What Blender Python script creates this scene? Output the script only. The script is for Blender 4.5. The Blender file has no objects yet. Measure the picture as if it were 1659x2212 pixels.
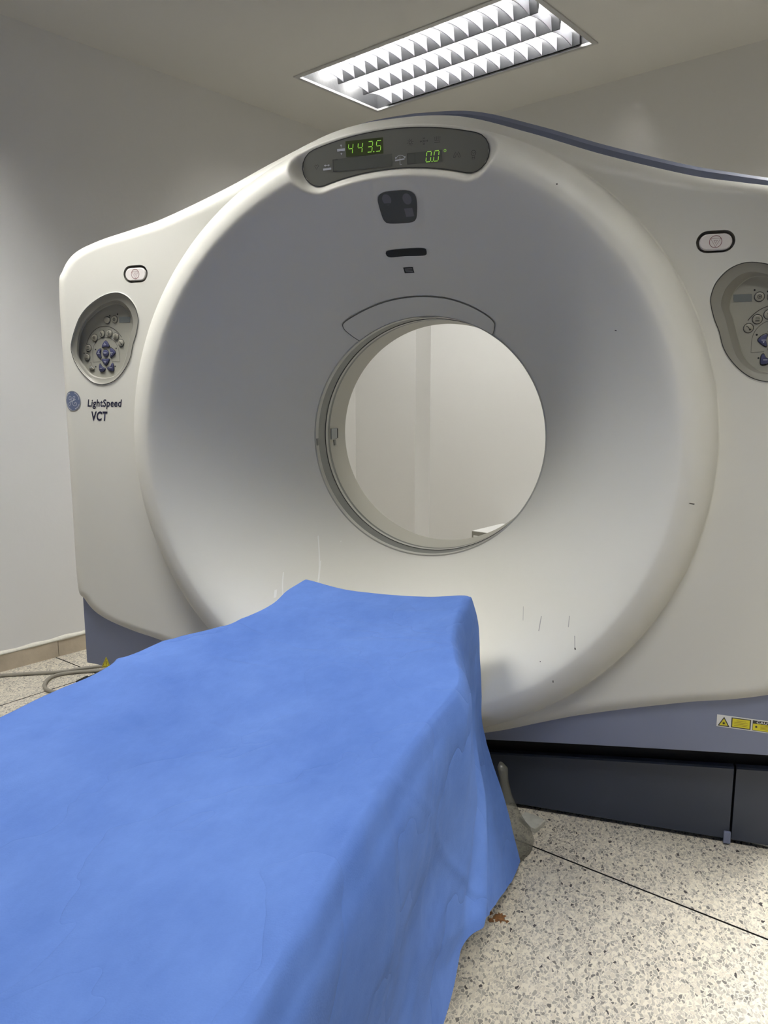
import bpy, bmesh, math, random
import numpy as np
from mathutils import Vector, Matrix
random.seed(7); rng = np.random.default_rng(7)
sc = bpy.context.scene
COL = sc.collection

# ------------------------------------------------------------------ camera, world, exposure
CAM = np.array([.606, -1.88, 1.15])
cam_d = bpy.data.cameras.new('camera'); cam = bpy.data.objects.new('camera', cam_d); COL.objects.link(cam)
cam.location = CAM; cam.rotation_euler = (math.radians(90 - 8.9), 0, math.radians(18.3))
cam_d.sensor_fit = 'VERTICAL'; cam_d.sensor_height = 24.0; cam_d.lens = 24.0 * 1650 / 2212
cam_d.clip_start = .02
sc.camera = cam
w = bpy.data.worlds.new('world'); sc.world = w; w.use_nodes = True
w.node_tree.nodes['Background'].inputs[0].default_value = (.9, .92, 1, 1)
w.node_tree.nodes['Background'].inputs[1].default_value = .02
sc.view_settings.view_transform = 'Standard'; sc.view_settings.look = 'None'
sc.view_settings.exposure = -0.68; sc.view_settings.gamma = 1.0; sc.view_settings.use_curve_mapping = False
TUBES = (190.0, 390.0, 280.0, 850.0)   # tube strength, fitting by fitting
sc.cycles.max_bounces = 6; sc.cycles.diffuse_bounces = 5; sc.cycles.glossy_bounces = 3; sc.cycles.caustics_reflective = False
sc.cycles.sample_clamp_indirect = 4.0

# ------------------------------------------------------------------ room axes: e (along back wall), d (into the room depth)
ANG = math.radians(-22.2)
EM = np.array([math.cos(ANG), math.sin(ANG), 0.]); ED = np.array([-math.sin(ANG), math.cos(ANG), 0.])
def rm(m, d, z=0.):
    p = np.array([CAM[0], CAM[1], 0.]) + EM * m + ED * d
    return (p[0], p[1], z)
M0, M1, D0, D1, HC = -3.197, 3.2, -2.9, 3.615, 2.587

# ------------------------------------------------------------------ helpers
def tag(o, label=None, cat=None, group=None, kind=None):
    if label: o['label'] = label
    if cat: o['category'] = cat
    if group: o['group'] = group
    if kind: o['kind'] = kind
    return o
def empty(name, loc=(0, 0, 0), rz=0.):
    o = bpy.data.objects.new(name, None); COL.objects.link(o); o.location = loc; o.rotation_euler = (0, 0, rz)
    o.empty_display_size = .1
    return o
class MB:
    def __init__(s): s.v = []; s.f = []; s.mi = []
    def add(s, vs, fs, mi=0):
        b = len(s.v); s.v.extend([tuple(float(c) for c in v) for v in vs])
        for f in fs: s.f.append(tuple(b + i for i in f)); s.mi.append(mi)
    def box(s, c, size, R=None, mi=0):
        vs = []
        for z in (-.5, .5):
            for x, y in ((-.5, -.5), (.5, -.5), (.5, .5), (-.5, .5)):
                p = np.array([x * size[0], y * size[1], z * size[2]])
                if R is not None: p = R @ p
                vs.append(p + np.array(c))
        s.add(vs, [(3, 2, 1, 0), (4, 5, 6, 7), (0, 1, 5, 4), (1, 2, 6, 5), (2, 3, 7, 6), (3, 0, 4, 7)], mi)
    def loft(s, loops, close=True, cap=False, cap0=False, mi=0):
        n = len(loops[0]); vs = [p for l in loops for p in l]; fs = []
        for k in range(len(loops) - 1):
            for i in range(n if close else n - 1):
                j = (i + 1) % n
                fs.append((k * n + i, k * n + j, (k + 1) * n + j, (k + 1) * n + i))
        s.add(vs, fs, mi)
        b = len(s.v) - len(vs)
        if cap: s.f.append(tuple(b + (len(loops) - 1) * n + i for i in range(n))); s.mi.append(mi)
        if cap0: s.f.append(tuple(b + n - 1 - i for i in range(n))); s.mi.append(mi)
    def ribbon(s, pts, wid, fn, off=.0006, mi=0, closed=False):
        """flat stroke along 2-D points, mapped onto a surface by fn(x, z, off)"""
        P = [np.array(p, float) for p in pts]; n = len(P); Lf = []; Rt = []
        for i in range(n):
            if closed: t = P[(i + 1) % n] - P[i - 1]
            else: t = P[min(i + 1, n - 1)] - P[max(i - 1, 0)]
            l = np.hypot(*t) or 1.; nn = np.array([-t[1], t[0]]) / l * wid / 2
            Lf.append(fn(*(P[i] + nn), off)); Rt.append(fn(*(P[i] - nn), off))
        fs = [(i, (i + 1) % n, n + (i + 1) % n, n + i) for i in range(n if closed else n - 1)]
        s.add(Lf + Rt, fs, mi)
    def poly(s, pts, fn, off=.0006, mi=0, rings=1):
        """filled convex-ish outline, mapped on a surface, with inner rings for curvature"""
        P = np.array(pts, float); c = P.mean(0); loops = []
        for k in range(rings):
            q = c + (P - c) * (1 - k / rings)
            loops.append([fn(x, z, off) for x, z in q])
        n = len(P); b = len(s.v)
        if rings > 1: s.loft(loops, True, mi=mi)
        else: s.add(loops[0], [], mi)
        b2 = b + (rings - 1) * n
        s.v.append(tuple(fn(c[0], c[1], off))); ci = len(s.v) - 1
        for i in range(n): s.f.append((b2 + i, b2 + (i + 1) % n, ci)); s.mi.append(mi)
    def tube(s, pts, r, n=8, mi=0, caps=True):
        P = [np.array(p, float) for p in pts]; loops = []
        up = np.array([0, 0, 1.])
        for i, p in enumerate(P):
            t = P[min(i + 1, len(P) - 1)] - P[max(i - 1, 0)]; t /= (np.linalg.norm(t) or 1)
            a = np.cross(t, up)
            if np.linalg.norm(a) < 1e-3: a = np.cross(t, np.array([1., 0, 0]))
            a /= np.linalg.norm(a); b = np.cross(a, t)
            rr = r[i] if hasattr(r, '__len__') else r
            loops.append([p + rr * (math.cos(q) * a + math.sin(q) * b) for q in np.linspace(0, 2 * math.pi, n, endpoint=False)])
        s.loft(loops, True, cap=caps, cap0=caps, mi=mi)
def obj(name, mb, mats, parent=None, smooth=False, bevel=0, fixn=False, auto=None):
    me = bpy.data.meshes.new(name); me.from_pydata(mb.v, [], mb.f); me.update()
    if not isinstance(mats, (list, tuple)): mats = [mats]
    for m in mats: me.materials.append(m)
    if len(mats) > 1: me.polygons.foreach_set('material_index', mb.mi)
    if fixn:
        b = bmesh.new(); b.from_mesh(me); bmesh.ops.remove_doubles(b, verts=b.verts, dist=1e-6); bmesh.ops.recalc_face_normals(b, faces=b.faces); b.to_mesh(me); b.free()
    if smooth: me.polygons.foreach_set('use_smooth', [True] * len(me.polygons))
    if auto is not None:
        me.polygons.foreach_set('use_smooth', [True] * len(me.polygons))
        me.set_sharp_from_angle(angle=math.radians(auto))
    o = bpy.data.objects.new(name, me); COL.objects.link(o)
    if parent is not None:
        o.parent = parent
        if parent.type == 'EMPTY' or True:
            o.matrix_parent_inverse = world_inv(parent)
    if bevel:
        md = o.modifiers.new('bevel', 'BEVEL'); md.width = bevel; md.segments = 2; md.limit_method = 'ANGLE'
    return o
def world_of(o):
    M = Matrix.Translation(o.location) @ o.rotation_euler.to_matrix().to_4x4()
    if o.parent: M = world_of(o.parent) @ o.matrix_parent_inverse @ M
    return M
def world_inv(o): return world_of(o).inverted()
def crspline(P, n=8, closed=True):
    P = np.array(P, float); N = len(P); out = []
    rngi = range(N) if closed else range(N - 1)
    for i in rngi:
        if closed: a, b, c, d = P[i - 1], P[i], P[(i + 1) % N], P[(i + 2) % N]
        else: a, b, c, d = P[max(i - 1, 0)], P[i], P[i + 1], P[min(i + 2, N - 1)]
        for k in range(n):
            t = k / n
            out.append(.5 * (2 * b + (c - a) * t + (2 * a - 5 * b + 4 * c - d) * t * t + (3 * b - a - 3 * c + d) * t ** 3))
    if not closed: out.append(P[-1])
    return np.array(out)
def stadium(cx, cz, hx, hz, n=10):
    r = hz; pts = []
    for k in range(n + 1):
        a = -math.pi / 2 + math.pi * k / n; pts.append((cx + hx - r + r * math.cos(a), cz + r * math.sin(a)))
    for k in range(n + 1):
        a = math.pi / 2 + math.pi * k / n; pts.append((cx - hx + r + r * math.cos(a), cz + r * math.sin(a)))
    return pts
def circle(cx, cz, r, n=20, rz=None): return [(cx + r * math.cos(a), cz + (rz or r) * math.sin(a)) for a in np.linspace(0, 2 * math.pi, n, endpoint=False)]

# ------------------------------------------------------------------ materials
def mat(name, col, rough=.5, metal=0., spec=.5, noise=None, bump=None, emit=None):
    m = bpy.data.materials.new(name); m.use_nodes = True; nt = m.node_tree; N = nt.nodes; L = nt.links
    b = N['Principled BSDF']
    b.inputs['Base Color'].default_value = (*col, 1); b.inputs['Roughness'].default_value = rough
    b.inputs['Metallic'].default_value = metal; b.inputs['Specular IOR Level'].default_value = spec
    tc = N.new('ShaderNodeTexCoord')
    if noise:   # (scale, amount)
        t = N.new('ShaderNodeTexNoise'); t.inputs['Scale'].default_value = noise[0]; t.inputs['Detail'].default_value = 5
        L.new(tc.outputs['Object'], t.inputs['Vector'])
        r = N.new('ShaderNodeValToRGB'); a = noise[1]
        r.color_ramp.elements[0].position = .3; r.color_ramp.elements[1].position = .7
        r.color_ramp.elements[0].color = (*[c * (1 - a) for c in col], 1); r.color_ramp.elements[1].color = (*[min(1, c * (1 + a)) for c in col], 1)
        L.new(t.outputs['Fac'], r.inputs['Fac']); L.new(r.outputs['Color'], b.inputs['Base Color'])
    if bump:    # (scale, strength, distance)
        t = N.new('ShaderNodeTexNoise'); t.inputs['Scale'].default_value = bump[0]; t.inputs['Detail'].default_value = 4
        L.new(tc.outputs['Object'], t.inputs['Vector'])
        bp = N.new('ShaderNodeBump'); bp.inputs['Strength'].default_value = bump[1]; bp.inputs['Distance'].default_value = bump[2]
        L.new(t.outputs['Fac'], bp.inputs['Height']); L.new(bp.outputs['Normal'], b.inputs['Normal'])
    if emit:
        b.inputs['Emission Color'].default_value = (*emit[0], 1); b.inputs['Emission Strength'].default_value = emit[1]
    return m
WALL = mat('wall_paint', (.85, .845, .825), .65, noise=(1.2, .012), bump=(9, .25, .01))
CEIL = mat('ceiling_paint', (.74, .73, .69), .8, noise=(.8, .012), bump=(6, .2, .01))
SHELL = mat('shell_plastic', (.69, .68, .625), .38, spec=.4, noise=(2.5, .012))
SHELL_D = mat('shell_plastic_shadow_joint', (.10, .10, .09), .6)
BLUE = mat('blue_grey_paint', (.175, .20, .30), .5, noise=(3, .03))
BASE = mat('dark_slate_paint', (.030, .039, .062), .5, noise=(3, .05), bump=(300, .1, .001))
GREY = mat('bezel_grey', (.235, .228, .20), .5, noise=(8, .02))
GREY2 = mat('panel_grey', (.31, .305, .265), .42, noise=(6, .02))
BTN = mat('button_grey', (.30, .29, .245), .35)
BTNB = mat('button_blue', (.055, .06, .13), .35)
LCD = mat('lcd_grey', (.15, .165, .165), .3)
INK = mat('dark_ink', (.03, .03, .03), .5)
INKW = mat('light_ink', (.55, .57, .62), .5)
NAVY = mat('navy_ink', (.018, .018, .04), .8, spec=.2)
DISP = mat('display_glass_grey', (.15, .152, .134), .3)
DISP2 = mat('display_window_dark', (.10, .105, .095), .25)
LEDBG = mat('led_window_green', (.045, .06, .02), .3)
LED = mat('led_green', (.25, .6, .05), .4, emit=((.50, .95, .14), .55))
BLACK = mat('black_plastic', (.010, .011, .013), .5, spec=.25)
LENS = mat('lens_window_smoke', (.045, .048, .048), .35, spec=.3)
LENS2 = mat('lens_disc', (.085, .087, .10), .35)
WBTN = mat('emergency_button_white', (.78, .74, .71), .35)
RED = mat('dark_red_ink', (.16, .02, .03), .5)
LINER = mat('bore_liner', (.40, .39, .335), .4)
SCANW = mat('scan_window_grey', (.075, .08, .07), .35)
RIMG = mat('bore_rim_grey', (.42, .42, .38), .4)
YEL = mat('label_yellow', (.68, .60, .03), .45)
WHITE = mat('label_white', (.8, .8, .78), .45)
ALU = mat('louver_aluminium', (.40, .405, .44), .5, metal=.0, spec=.2)
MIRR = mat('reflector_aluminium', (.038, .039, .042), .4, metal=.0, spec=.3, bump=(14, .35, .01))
FRAME = mat('fixture_frame', (.62, .62, .61), .3, metal=.6)
TUBEM = [mat('tube_glass', (.9, .9, .9), .4, emit=((1.0, .985, .94), t_)) for t_ in TUBES]
CABLE = mat('cable_grey', (.27, .25, .21), .55)
PLAST = mat('plaster_white', (.72, .70, .62), .8, bump=(40, .6, .01))
TRAV = mat('travertine', (.50, .43, .33), .6, noise=(9, .16), bump=(60, .2, .004))
GROUT = mat('grout_black', (.012, .012, .012), .7)
CORE = mat('core_shade_black', (.006, .006, .007), .8)  # near-black: shade of the gap under the skirt, put into the colour
STONE = mat('shard_stone', (.52, .52, .47), .7, noise=(40, .12))
RUST = mat('rust_orange', (.20, .09, .03), .8, noise=(120, .5))
STREAK = mat('streak_white', (.80, .80, .77), .4)
SCUFF = mat('scuff_grey', (.33, .33, .32), .5)
SCUFFD = mat('chip_dark', (.05, .045, .04), .6)

def cloth_mat():
    m = mat('blue_nonwoven', (.09, .20, .66), .75, spec=.18)
    nt = m.node_tree; N = nt.nodes; L = nt.links; b = N['Principled BSDF']; tc = N.new('ShaderNodeTexCoord')
    t = N.new('ShaderNodeTexNoise'); t.inputs['Scale'].default_value = 5; t.inputs['Detail'].default_value = 9; t.inputs['Roughness'].default_value = .7
    mp = N.new('ShaderNodeMapping'); mp.inputs['Scale'].default_value = (1, .6, 1)
    L.new(tc.outputs['Object'], mp.inputs[0]); L.new(mp.outputs[0], t.inputs['Vector'])
    r = N.new('ShaderNodeValToRGB'); r.color_ramp.elements[0].position = .32; r.color_ramp.elements[1].position = .7
    r.color_ramp.elements[0].color = (.085, .175, .51, 1); r.color_ramp.elements[1].color = (.135, .25, .65, 1)
    L.new(t.outputs['Fac'], r.inputs['Fac']); L.new(r.outputs['Color'], b.inputs['Base Color'])
    v = N.new('ShaderNodeTexVoronoi'); v.inputs['Scale'].default_value = 420; L.new(tc.outputs['Object'], v.inputs['Vector'])
    b1 = N.new('ShaderNodeBump'); b1.inputs['Strength'].default_value = .25; b1.inputs['Distance'].default_value = .0006
    L.new(v.outputs['Distance'], b1.inputs['Height'])
    # soft creases: ridged noise
    t2 = N.new('ShaderNodeTexNoise'); t2.inputs['Scale'].default_value = 3.2; t2.inputs['Detail'].default_value = 3; t2.inputs['Distortion'].default_value = .6
    L.new(tc.outputs['Object'], t2.inputs['Vector'])
    s = N.new('ShaderNodeMath'); s.operation = 'SUBTRACT'; s.inputs[1].default_value = .5; L.new(t2.outputs['Fac'], s.inputs[0])
    a = N.new('ShaderNodeMath'); a.operation = 'ABSOLUTE'; L.new(s.outputs[0], a.inputs[0])
    pw = N.new('ShaderNodeMath'); pw.operation = 'POWER'; pw.inputs[1].default_value = .5; L.new(a.outputs[0], pw.inputs[0])
    b2 = N.new('ShaderNodeBump'); b2.inputs['Strength'].default_value = .45; b2.inputs['Distance'].default_value = .02
    L.new(pw.outputs[0], b2.inputs['Height']); L.new(b1.outputs['Normal'], b2.inputs['Normal']); L.new(b2.outputs['Normal'], b.inputs['Normal'])
    b.inputs['Sheen Weight'].default_value = .0
    return m
CLOTH = cloth_mat()
def terrazzo():
    m = mat('terrazzo', (.6, .55, .46), .38, spec=.45)
    nt = m.node_tree; N = nt.nodes; L = nt.links; b = N['Principled BSDF']; tc = N.new('ShaderNodeTexCoord')
    nz = N.new('ShaderNodeTexNoise'); nz.inputs['Scale'].default_value = 60; nz.inputs['Detail'].default_value = 2
    L.new(tc.outputs['Object'], nz.inputs['Vector'])
    ad = N.new('ShaderNodeMixRGB'); ad.blend_type = 'LINEAR_LIGHT'; ad.inputs[0].default_value = .006
    L.new(tc.outputs['Object'], ad.inputs[1]); L.new(nz.outputs['Color'], ad.inputs[2])
    mp = N.new('ShaderNodeMapping'); mp.inputs['Rotation'].default_value = (0, 0, .5); mp.inputs['Scale'].default_value = (1.35, .85, 1)
    L.new(ad.outputs[0], mp.inputs[0])
    def layer(scale, thr, seedoff):
        v = N.new('ShaderNodeTexVoronoi'); v.voronoi_dimensions = '2D'; v.inputs['Scale'].default_value = scale; v.inputs['Randomness'].default_value = 1
        e = N.new('ShaderNodeTexVoronoi'); e.voronoi_dimensions = '2D'; e.feature = 'DISTANCE_TO_EDGE'; e.inputs['Scale'].default_value = scale; e.inputs['Randomness'].default_value = 1
        mm = N.new('ShaderNodeMapping'); mm.inputs['Location'].default_value = (seedoff, seedoff * .7, 0)
        L.new(mp.outputs[0], mm.inputs[0]); L.new(mm.outputs[0], v.inputs['Vector']); L.new(mm.outputs[0], e.inputs['Vector'])
        g = N.new('ShaderNodeMath'); g.operation = 'GREATER_THAN'; g.inputs[1].default_value = thr; L.new(e.outputs['Distance'], g.inputs[0])
        sp = N.new('ShaderNodeSeparateColor'); L.new(v.outputs['Color'], sp.inputs[0])
        return g, sp
    g1, s1 = layer(112, .12, 0); g2, s2 = layer(175, .1, 3.3)
    def ramp(src, els):
        r = N.new('ShaderNodeValToRGB'); r.color_ramp.interpolation = 'CONSTANT'; cr = r.color_ramp
        while len(cr.elements) < len(els): cr.elements.new(.5)
        for e_, (p, c) in zip(cr.elements, els): e_.position = p; e_.color = (*c, 1)
        L.new(src, r.inputs['Fac']); return r
    c1 = ramp(s1.outputs[0], [(0, (.58, .53, .44)), (.28, (.45, .42, .36)), (.52, (.35, .33, .29)), (.74, (.25, .235, .21)), (.92, (.15, .14, .13)), (.985, (.05, .045, .045))])
    c2 = ramp(s2.outputs[1], [(0, (.70, .65, .54)), (.35, (.58, .54, .46)), (.65, (.46, .43, .38)), (.9, (.33, .31, .28))])
    mul = N.new('ShaderNodeMath'); mul.operation = 'MULTIPLY'; L.new(g1.outputs[0], mul.inputs[0])
    sel = N.new('ShaderNodeMath'); sel.operation = 'LESS_THAN'; sel.inputs[1].default_value = .66; L.new(s1.outputs[2], sel.inputs[0]); L.new(sel.outputs[0], mul.inputs[1])
    base = N.new('ShaderNodeMixRGB'); base.inputs[1].default_value = (.70, .645, .53, 1); L.new(g2.outputs[0], base.inputs[0]); L.new(c2.outputs[0], base.inputs[2])
    fin = N.new('ShaderNodeMixRGB'); L.new(mul.outputs[0], fin.inputs[0]); L.new(base.outputs[0], fin.inputs[1]); L.new(c1.outputs[0], fin.inputs[2])
    L.new(fin.outputs[0], b.inputs['Base Color'])
    return m
TERR = terrazzo()
def glassy():
    m = mat('clear_plastic_film', (.24, .24, .20), .25); b = m.node_tree.nodes['Principled BSDF']
    b.inputs['Alpha'].default_value = .42
    return m
FILM = glassy()

# ------------------------------------------------------------------ room shell
def quad(pts, mb, mi=0): mb.add(pts, [(0, 1, 2, 3)], mi)
def wallbox(name, m0, m1, d0, d1, z0, z1, material, kind='structure', parent=None):
    mb = MB(); vs = [rm(m0, d0, z0), rm(m1, d0, z0), rm(m1, d1, z0), rm(m0, d1, z0), rm(m0, d0, z1), rm(m1, d0, z1), rm(m1, d1, z1), rm(m0, d1, z1)]
    mb.add(vs, [(3, 2, 1, 0), (4, 5, 6, 7), (0, 1, 5, 4), (1, 2, 6, 5), (2, 3, 7, 6), (3, 0, 4, 7)])
    o = obj(name, mb, material, parent)
    if kind: o['kind'] = kind
    return o
T = .12
wallbox('wall_left', M0 - T, M0, D0, D1, 0, HC + .2, WALL)
wallbox('wall_right', M1, M1 + T, D0, D1, 0, HC + .2, WALL)
wallbox('wall_back', M0 - T, M1 + T, D1, D1 + T, 0, HC + .2, WALL)
wallbox('wall_front', M0 - T, M1 + T, D0 - T, D0, 0, HC + .2, WALL)
wallbox('trim_1', M0, -2.731, D1 - .14, D1, 0, HC, WALL)      # boxed column in the far corner
trim1 = bpy.data.objects['trim_1']

# floor: dark joint bed with terrazzo slabs let into it
mb = MB(); quad([rm(M0 - T, D0 - T, -.010), rm(M1 + T, D0 - T, -.010), rm(M1 + T, D1 + T, -.010), rm(M0 - T, D1 + T, -.010)], mb)
mb.add([rm(M0 - T, D0 - T, -.1), rm(M1 + T, D0 - T, -.1), rm(M1 + T, D1 + T, -.1), rm(M0 - T, D1 + T, -.1)], [(3, 2, 1, 0)])
floor = obj('floor', mb, GROUT); floor['kind'] = 'structure'
fa = math.radians(-19.5); fu = np.array([math.cos(fa), math.sin(fa)]); fv = np.array([-math.sin(fa), math.cos(fa)])
FP = np.array([.408, -.051]); SL = 1.5
room = [np.array(rm(a, b)[:2]) for a, b in ((M0, D0), (M1, D0), (M1, D1), (M0, D1))]
def clip(poly, a, b):
    nrm = np.array([-(b - a)[1], (b - a)[0]]); out = []
    for i in range(len(poly)):
        p, q = poly[i], poly[(i + 1) % len(poly)]; sp, sq = nrm @ (p - a), nrm @ (q - a)
        if sp >= 0: out.append(p)
        if (sp >= 0) != (sq >= 0): out.append(p + (q - p) * sp / (sp - sq))
    return out
for i in range(-5, 6):
    for j in range(-5, 5):
        g = .0030; o0 = FP + fu * (i * SL + 1.02) + fv * (j * SL)
        P = [o0 + fu * g + fv * g, o0 + fu * (SL - g) + fv * g, o0 + fu * (SL - g) + fv * (SL - g), o0 + fu * g + fv * (SL - g)]
        for k in range(4):
            if len(P) > 2: P = clip(P, room[k], room[(k + 1) % 4])
        if len(P) < 3: continue
        a = abs(sum(P[k][0] * P[(k + 1) % len(P)][1] - P[(k + 1) % len(P)][0] * P[k][1] for k in range(len(P)))) / 2
        if a < .01: continue
        mb = MB(); mb.loft([[(p[0], p[1], -.012) for p in P], [(p[0], p[1], -.0006) for p in P]], True, mi=1); mb.loft([[(p[0], p[1], -.0006) for p in P], [(p[0], p[1], 0.) for p in P]], True, cap=True)
        obj('slab', mb, [TERR, GROUT], floor)

# ceiling with openings for the recessed fittings
LW, LD = 1.19, .56
LAMPS = [(-2.165, 2.90), (-2.165, .70), (.20, .70), (.20, 2.90)]
ms = sorted({M0 - T, M1 + T} | {m + s * LW / 2 for m, d in LAMPS for s in (-1, 1)}); ds = sorted({D0 - T, D1 + T} | {d + s * LD / 2 for m, d in LAMPS for s in (-1, 1)})
mb = MB()
for a, b in zip(ms, ms[1:]):
    for c, d in zip(ds, ds[1:]):
        if any(abs((a + b) / 2 - lm) < LW / 2 and abs((c + d) / 2 - ld) < LD / 2 for lm, ld in LAMPS): continue
        quad([rm(a, c, HC), rm(a, d, HC), rm(b, d, HC), rm(b, c, HC)], mb)
        quad([rm(a, c, HC + .2), rm(b, c, HC + .2), rm(b, d, HC + .2), rm(a, d, HC + .2)], mb)
ceil = obj('ceiling', mb, CEIL); ceil['kind'] = 'structure'

# baseboards: travertine strips under an uneven plaster ridge
def baseboard(name, fixed, along0, along1, left):
    mb = MB(); n = 90; loops = []
    for k in range(n + 1):
        s = along0 + (along1 - along0) * k / n; j = .0025 * math.sin(s * 41) + .0015 * math.sin(s * 97); tk = .014 + j * .5
        prof = [(0, .071), (tk, .071), (tk * 1.02, .078 + j * .4), (tk * .4, .084 + j), (0, .086 + j)]
        loops.append([rm(fixed + t, s, z) if left else rm(s, fixed - t, z) for t, z in prof])
    mb.loft(loops, False)
    o = obj(name, mb, PLAST, smooth=True, fixn=False); o['kind'] = 'structure'
    s = 1.524 - .55 * 9
    while s < along1:
        a, b = max(s, along0) + .0012, min(s + .55, along1) - .0012
        if b - a > .03:
            q = MB(); m0, m1 = (fixed, fixed + .012)
            vs = [rm(*( (x, y) if left else (y, 2 * fixed - x) ), z) for z in (0, .071) for x, y in ((m0, a), (m1, a), (m1, b), (m0, b))]
            q.add(vs, [(3, 2, 1, 0), (4, 5, 6, 7), (0, 1, 5, 4), (1, 2, 6, 5), (2, 3, 7, 6), (3, 0, 4, 7)])
            obj('tile', q, TRAV, o)
        s += .55
baseboard('baseboard_left', M0, D0, D1 - .14, True)
baseboard('baseboard_back', D1, -2.731, M1, False)

# ------------------------------------------------------------------ ceiling lights (three-tube recessed louvre fittings)
def local(mb, f):  # bake nothing: local coordinates
    return mb
def make_light():
    root = empty('ceiling_light')
    hx, hy, H = LW / 2, LD / 2, .15
    m = MB(); e = .014
    outer = [(-hx - e, -hy - e), (hx + e, -hy - e), (hx + e, hy + e), (-hx - e, hy + e)]; inner = [(-hx + .006, -hy + .006), (hx - .006, -hy + .006), (hx - .006, hy - .006), (-hx + .006, hy - .006)]
    m.loft([[(x, y, .0005) for x, y in outer], [(x, y, -.005) for x, y in outer], [(x, y, -.006) for x, y in inner], [(x, y, .004) for x, y in inner]])
    obj('frame', m, FRAME, root)
    m = MB(); a = [(-hx + .002, -hy + .002), (hx - .002, -hy + .002), (hx - .002, hy - .002), (-hx + .002, hy - .002)]; b = [(x * .995, y * .97) for x, y in a]
    m.loft([[(x, y, 0) for x, y in a], [(x, y, H) for x, y in b]], True, cap=True)
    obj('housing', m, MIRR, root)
    RW = (LD - .03) / 3
    for k in range(3):
        yc = (k - 1) * RW
        m = MB(); m.tube([(-hx + .03, yc, .112), (hx - .03, yc, .112)], .013, 12); tb = obj('tube', m, TUBEM[0], root, smooth=True); tb.material_slots[0].link = 'OBJECT'; tb.material_slots[0].material = TUBEM[0]
    ends = (-hx + .075, hx - .055)
    for k in range(4):      # lengthwise V reflectors
        yc = (k - 1.5) * RW; m = MB(); prof = []
        w0 = .020 if k in (1, 2) else .012
        for s, z in ((-1, .094), (-.72, .064), (-.38, .028), (-.13, .003), (.13, .003), (.38, .028), (.72, .064), (1, .094)): prof.append((yc + s * w0, z))
        m.loft([[(x, y, z) for y, z in prof] for x in ends], True, cap=True, cap0=True)
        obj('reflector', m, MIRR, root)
    NB = 15
    bm_ = MB(); hw = RW / 2 - .004; rows = []
    for t in np.linspace(-1, 1, 9):
        zb = .003 + .012 * (1 - t * t); zt = .056
        wt = .0024; wb = .0016
        rows.append([(-wt, t * hw, zt), (-wt * .62, t * hw, (zt + zb) / 2 + .006), (-wb, t * hw, zb), (wb, t * hw, zb), (wt * .62, t * hw, (zt + zb) / 2 + .006), (wt, t * hw, zt)])
    bm_.loft(rows, True, cap=True, cap0=True)
    first = None
    for k in range(3):
        for i in range(NB):
            x = ends[0] + (ends[1] - ends[0]) * (i + .5) / NB; y = (k - 1) * RW
            if first is None: o = first = obj('louver_blade', bm_, ALU, root)
            else: o = first.copy(); COL.objects.link(o); o.parent = root
            o.location = (x, y, 0)
    return root
light0 = make_light()
light0.location = rm(*LAMPS[0], HC); light0.rotation_euler = (0, 0, ANG)
tag(light0, 'recessed louvered ceiling light fitting above the gantry, glowing white', 'light', 'recessed louvered ceiling lights')
LL = [None, 'recessed louvered ceiling light behind the camera, over the blue-draped table side', 'recessed louvered ceiling light behind the camera, toward the right wall', 'recessed louvered ceiling light in the back right part of the room']
for n_, ((m_, d_), lab) in list(enumerate(zip(LAMPS, LL)))[1:]:
    r = light0.copy(); COL.objects.link(r); r.location = rm(m_, d_, HC); r['label'] = lab
    for ch in list(light0.children):
        c = ch.copy(); COL.objects.link(c); c.parent = r
        if ch.name.startswith('tube'): c.material_slots[0].link = 'OBJECT'; c.material_slots[0].material = TUBEM[n_]

# ------------------------------------------------------------------ gantry front surface as a function
ZC, R0 = 1.013, .357
_xt=[0,.16,.33,.5,.69,.80,.914,1.0,1.045,1.063]; _zt=[1.83,1.817,1.762,1.698,1.637,1.612,1.588,1.558,1.512,1.455]
_xb=[1.063,1.04,1.005,.95,.858,.742,.5,.268,.12,0]; _zb=[.545,.50,.463,.436,.41,.385,.318,.237,.213,.208]
def _outline():
    P=list(zip(_xt,_zt))+[(1.065,1.2),(1.065,.8)]+list(zip(_xb,_zb))
    P=np.array(P)
    def cr(P,n=12):
        out=[]
        for i in range(len(P)-1):
            p0=P[max(i-1,0)]; p1=P[i];p2=P[i+1];p3=P[min(i+2,len(P)-1)]
            if i==0: p0=np.array([-P[1][0],P[1][1]])
            if i==len(P)-2: p3=np.array([-P[-2][0],P[-2][1]])
            for t in np.arange(n)/n:
                # centripetal-ish: use plain catmull
                out.append(.5*((2*p1)+(-p0+p2)*t+(2*p0-5*p1+4*p2-p3)*t*t+(-p0+3*p1-3*p2+p3)*t**3))
        out.append(P[-1]); return np.array(out)
    C=cr(P)
    phi=np.arctan2(C[:,1]-ZC,C[:,0]); r=np.hypot(C[:,0],C[:,1]-ZC)
    o=np.argsort(phi); return phi[o],r[o]
_OP,_OR=_outline()
def Rout(phi):
    # symmetric in x
    phi=np.arctan2(np.sin(phi),np.abs(np.cos(phi))); return np.interp(phi,_OP,_OR)
def smin(a,b,k):
    h=np.clip(.5+.5*(b-a)/k,0,1); return b*(1-h)+a*h-k*h*(1-h)
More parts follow.
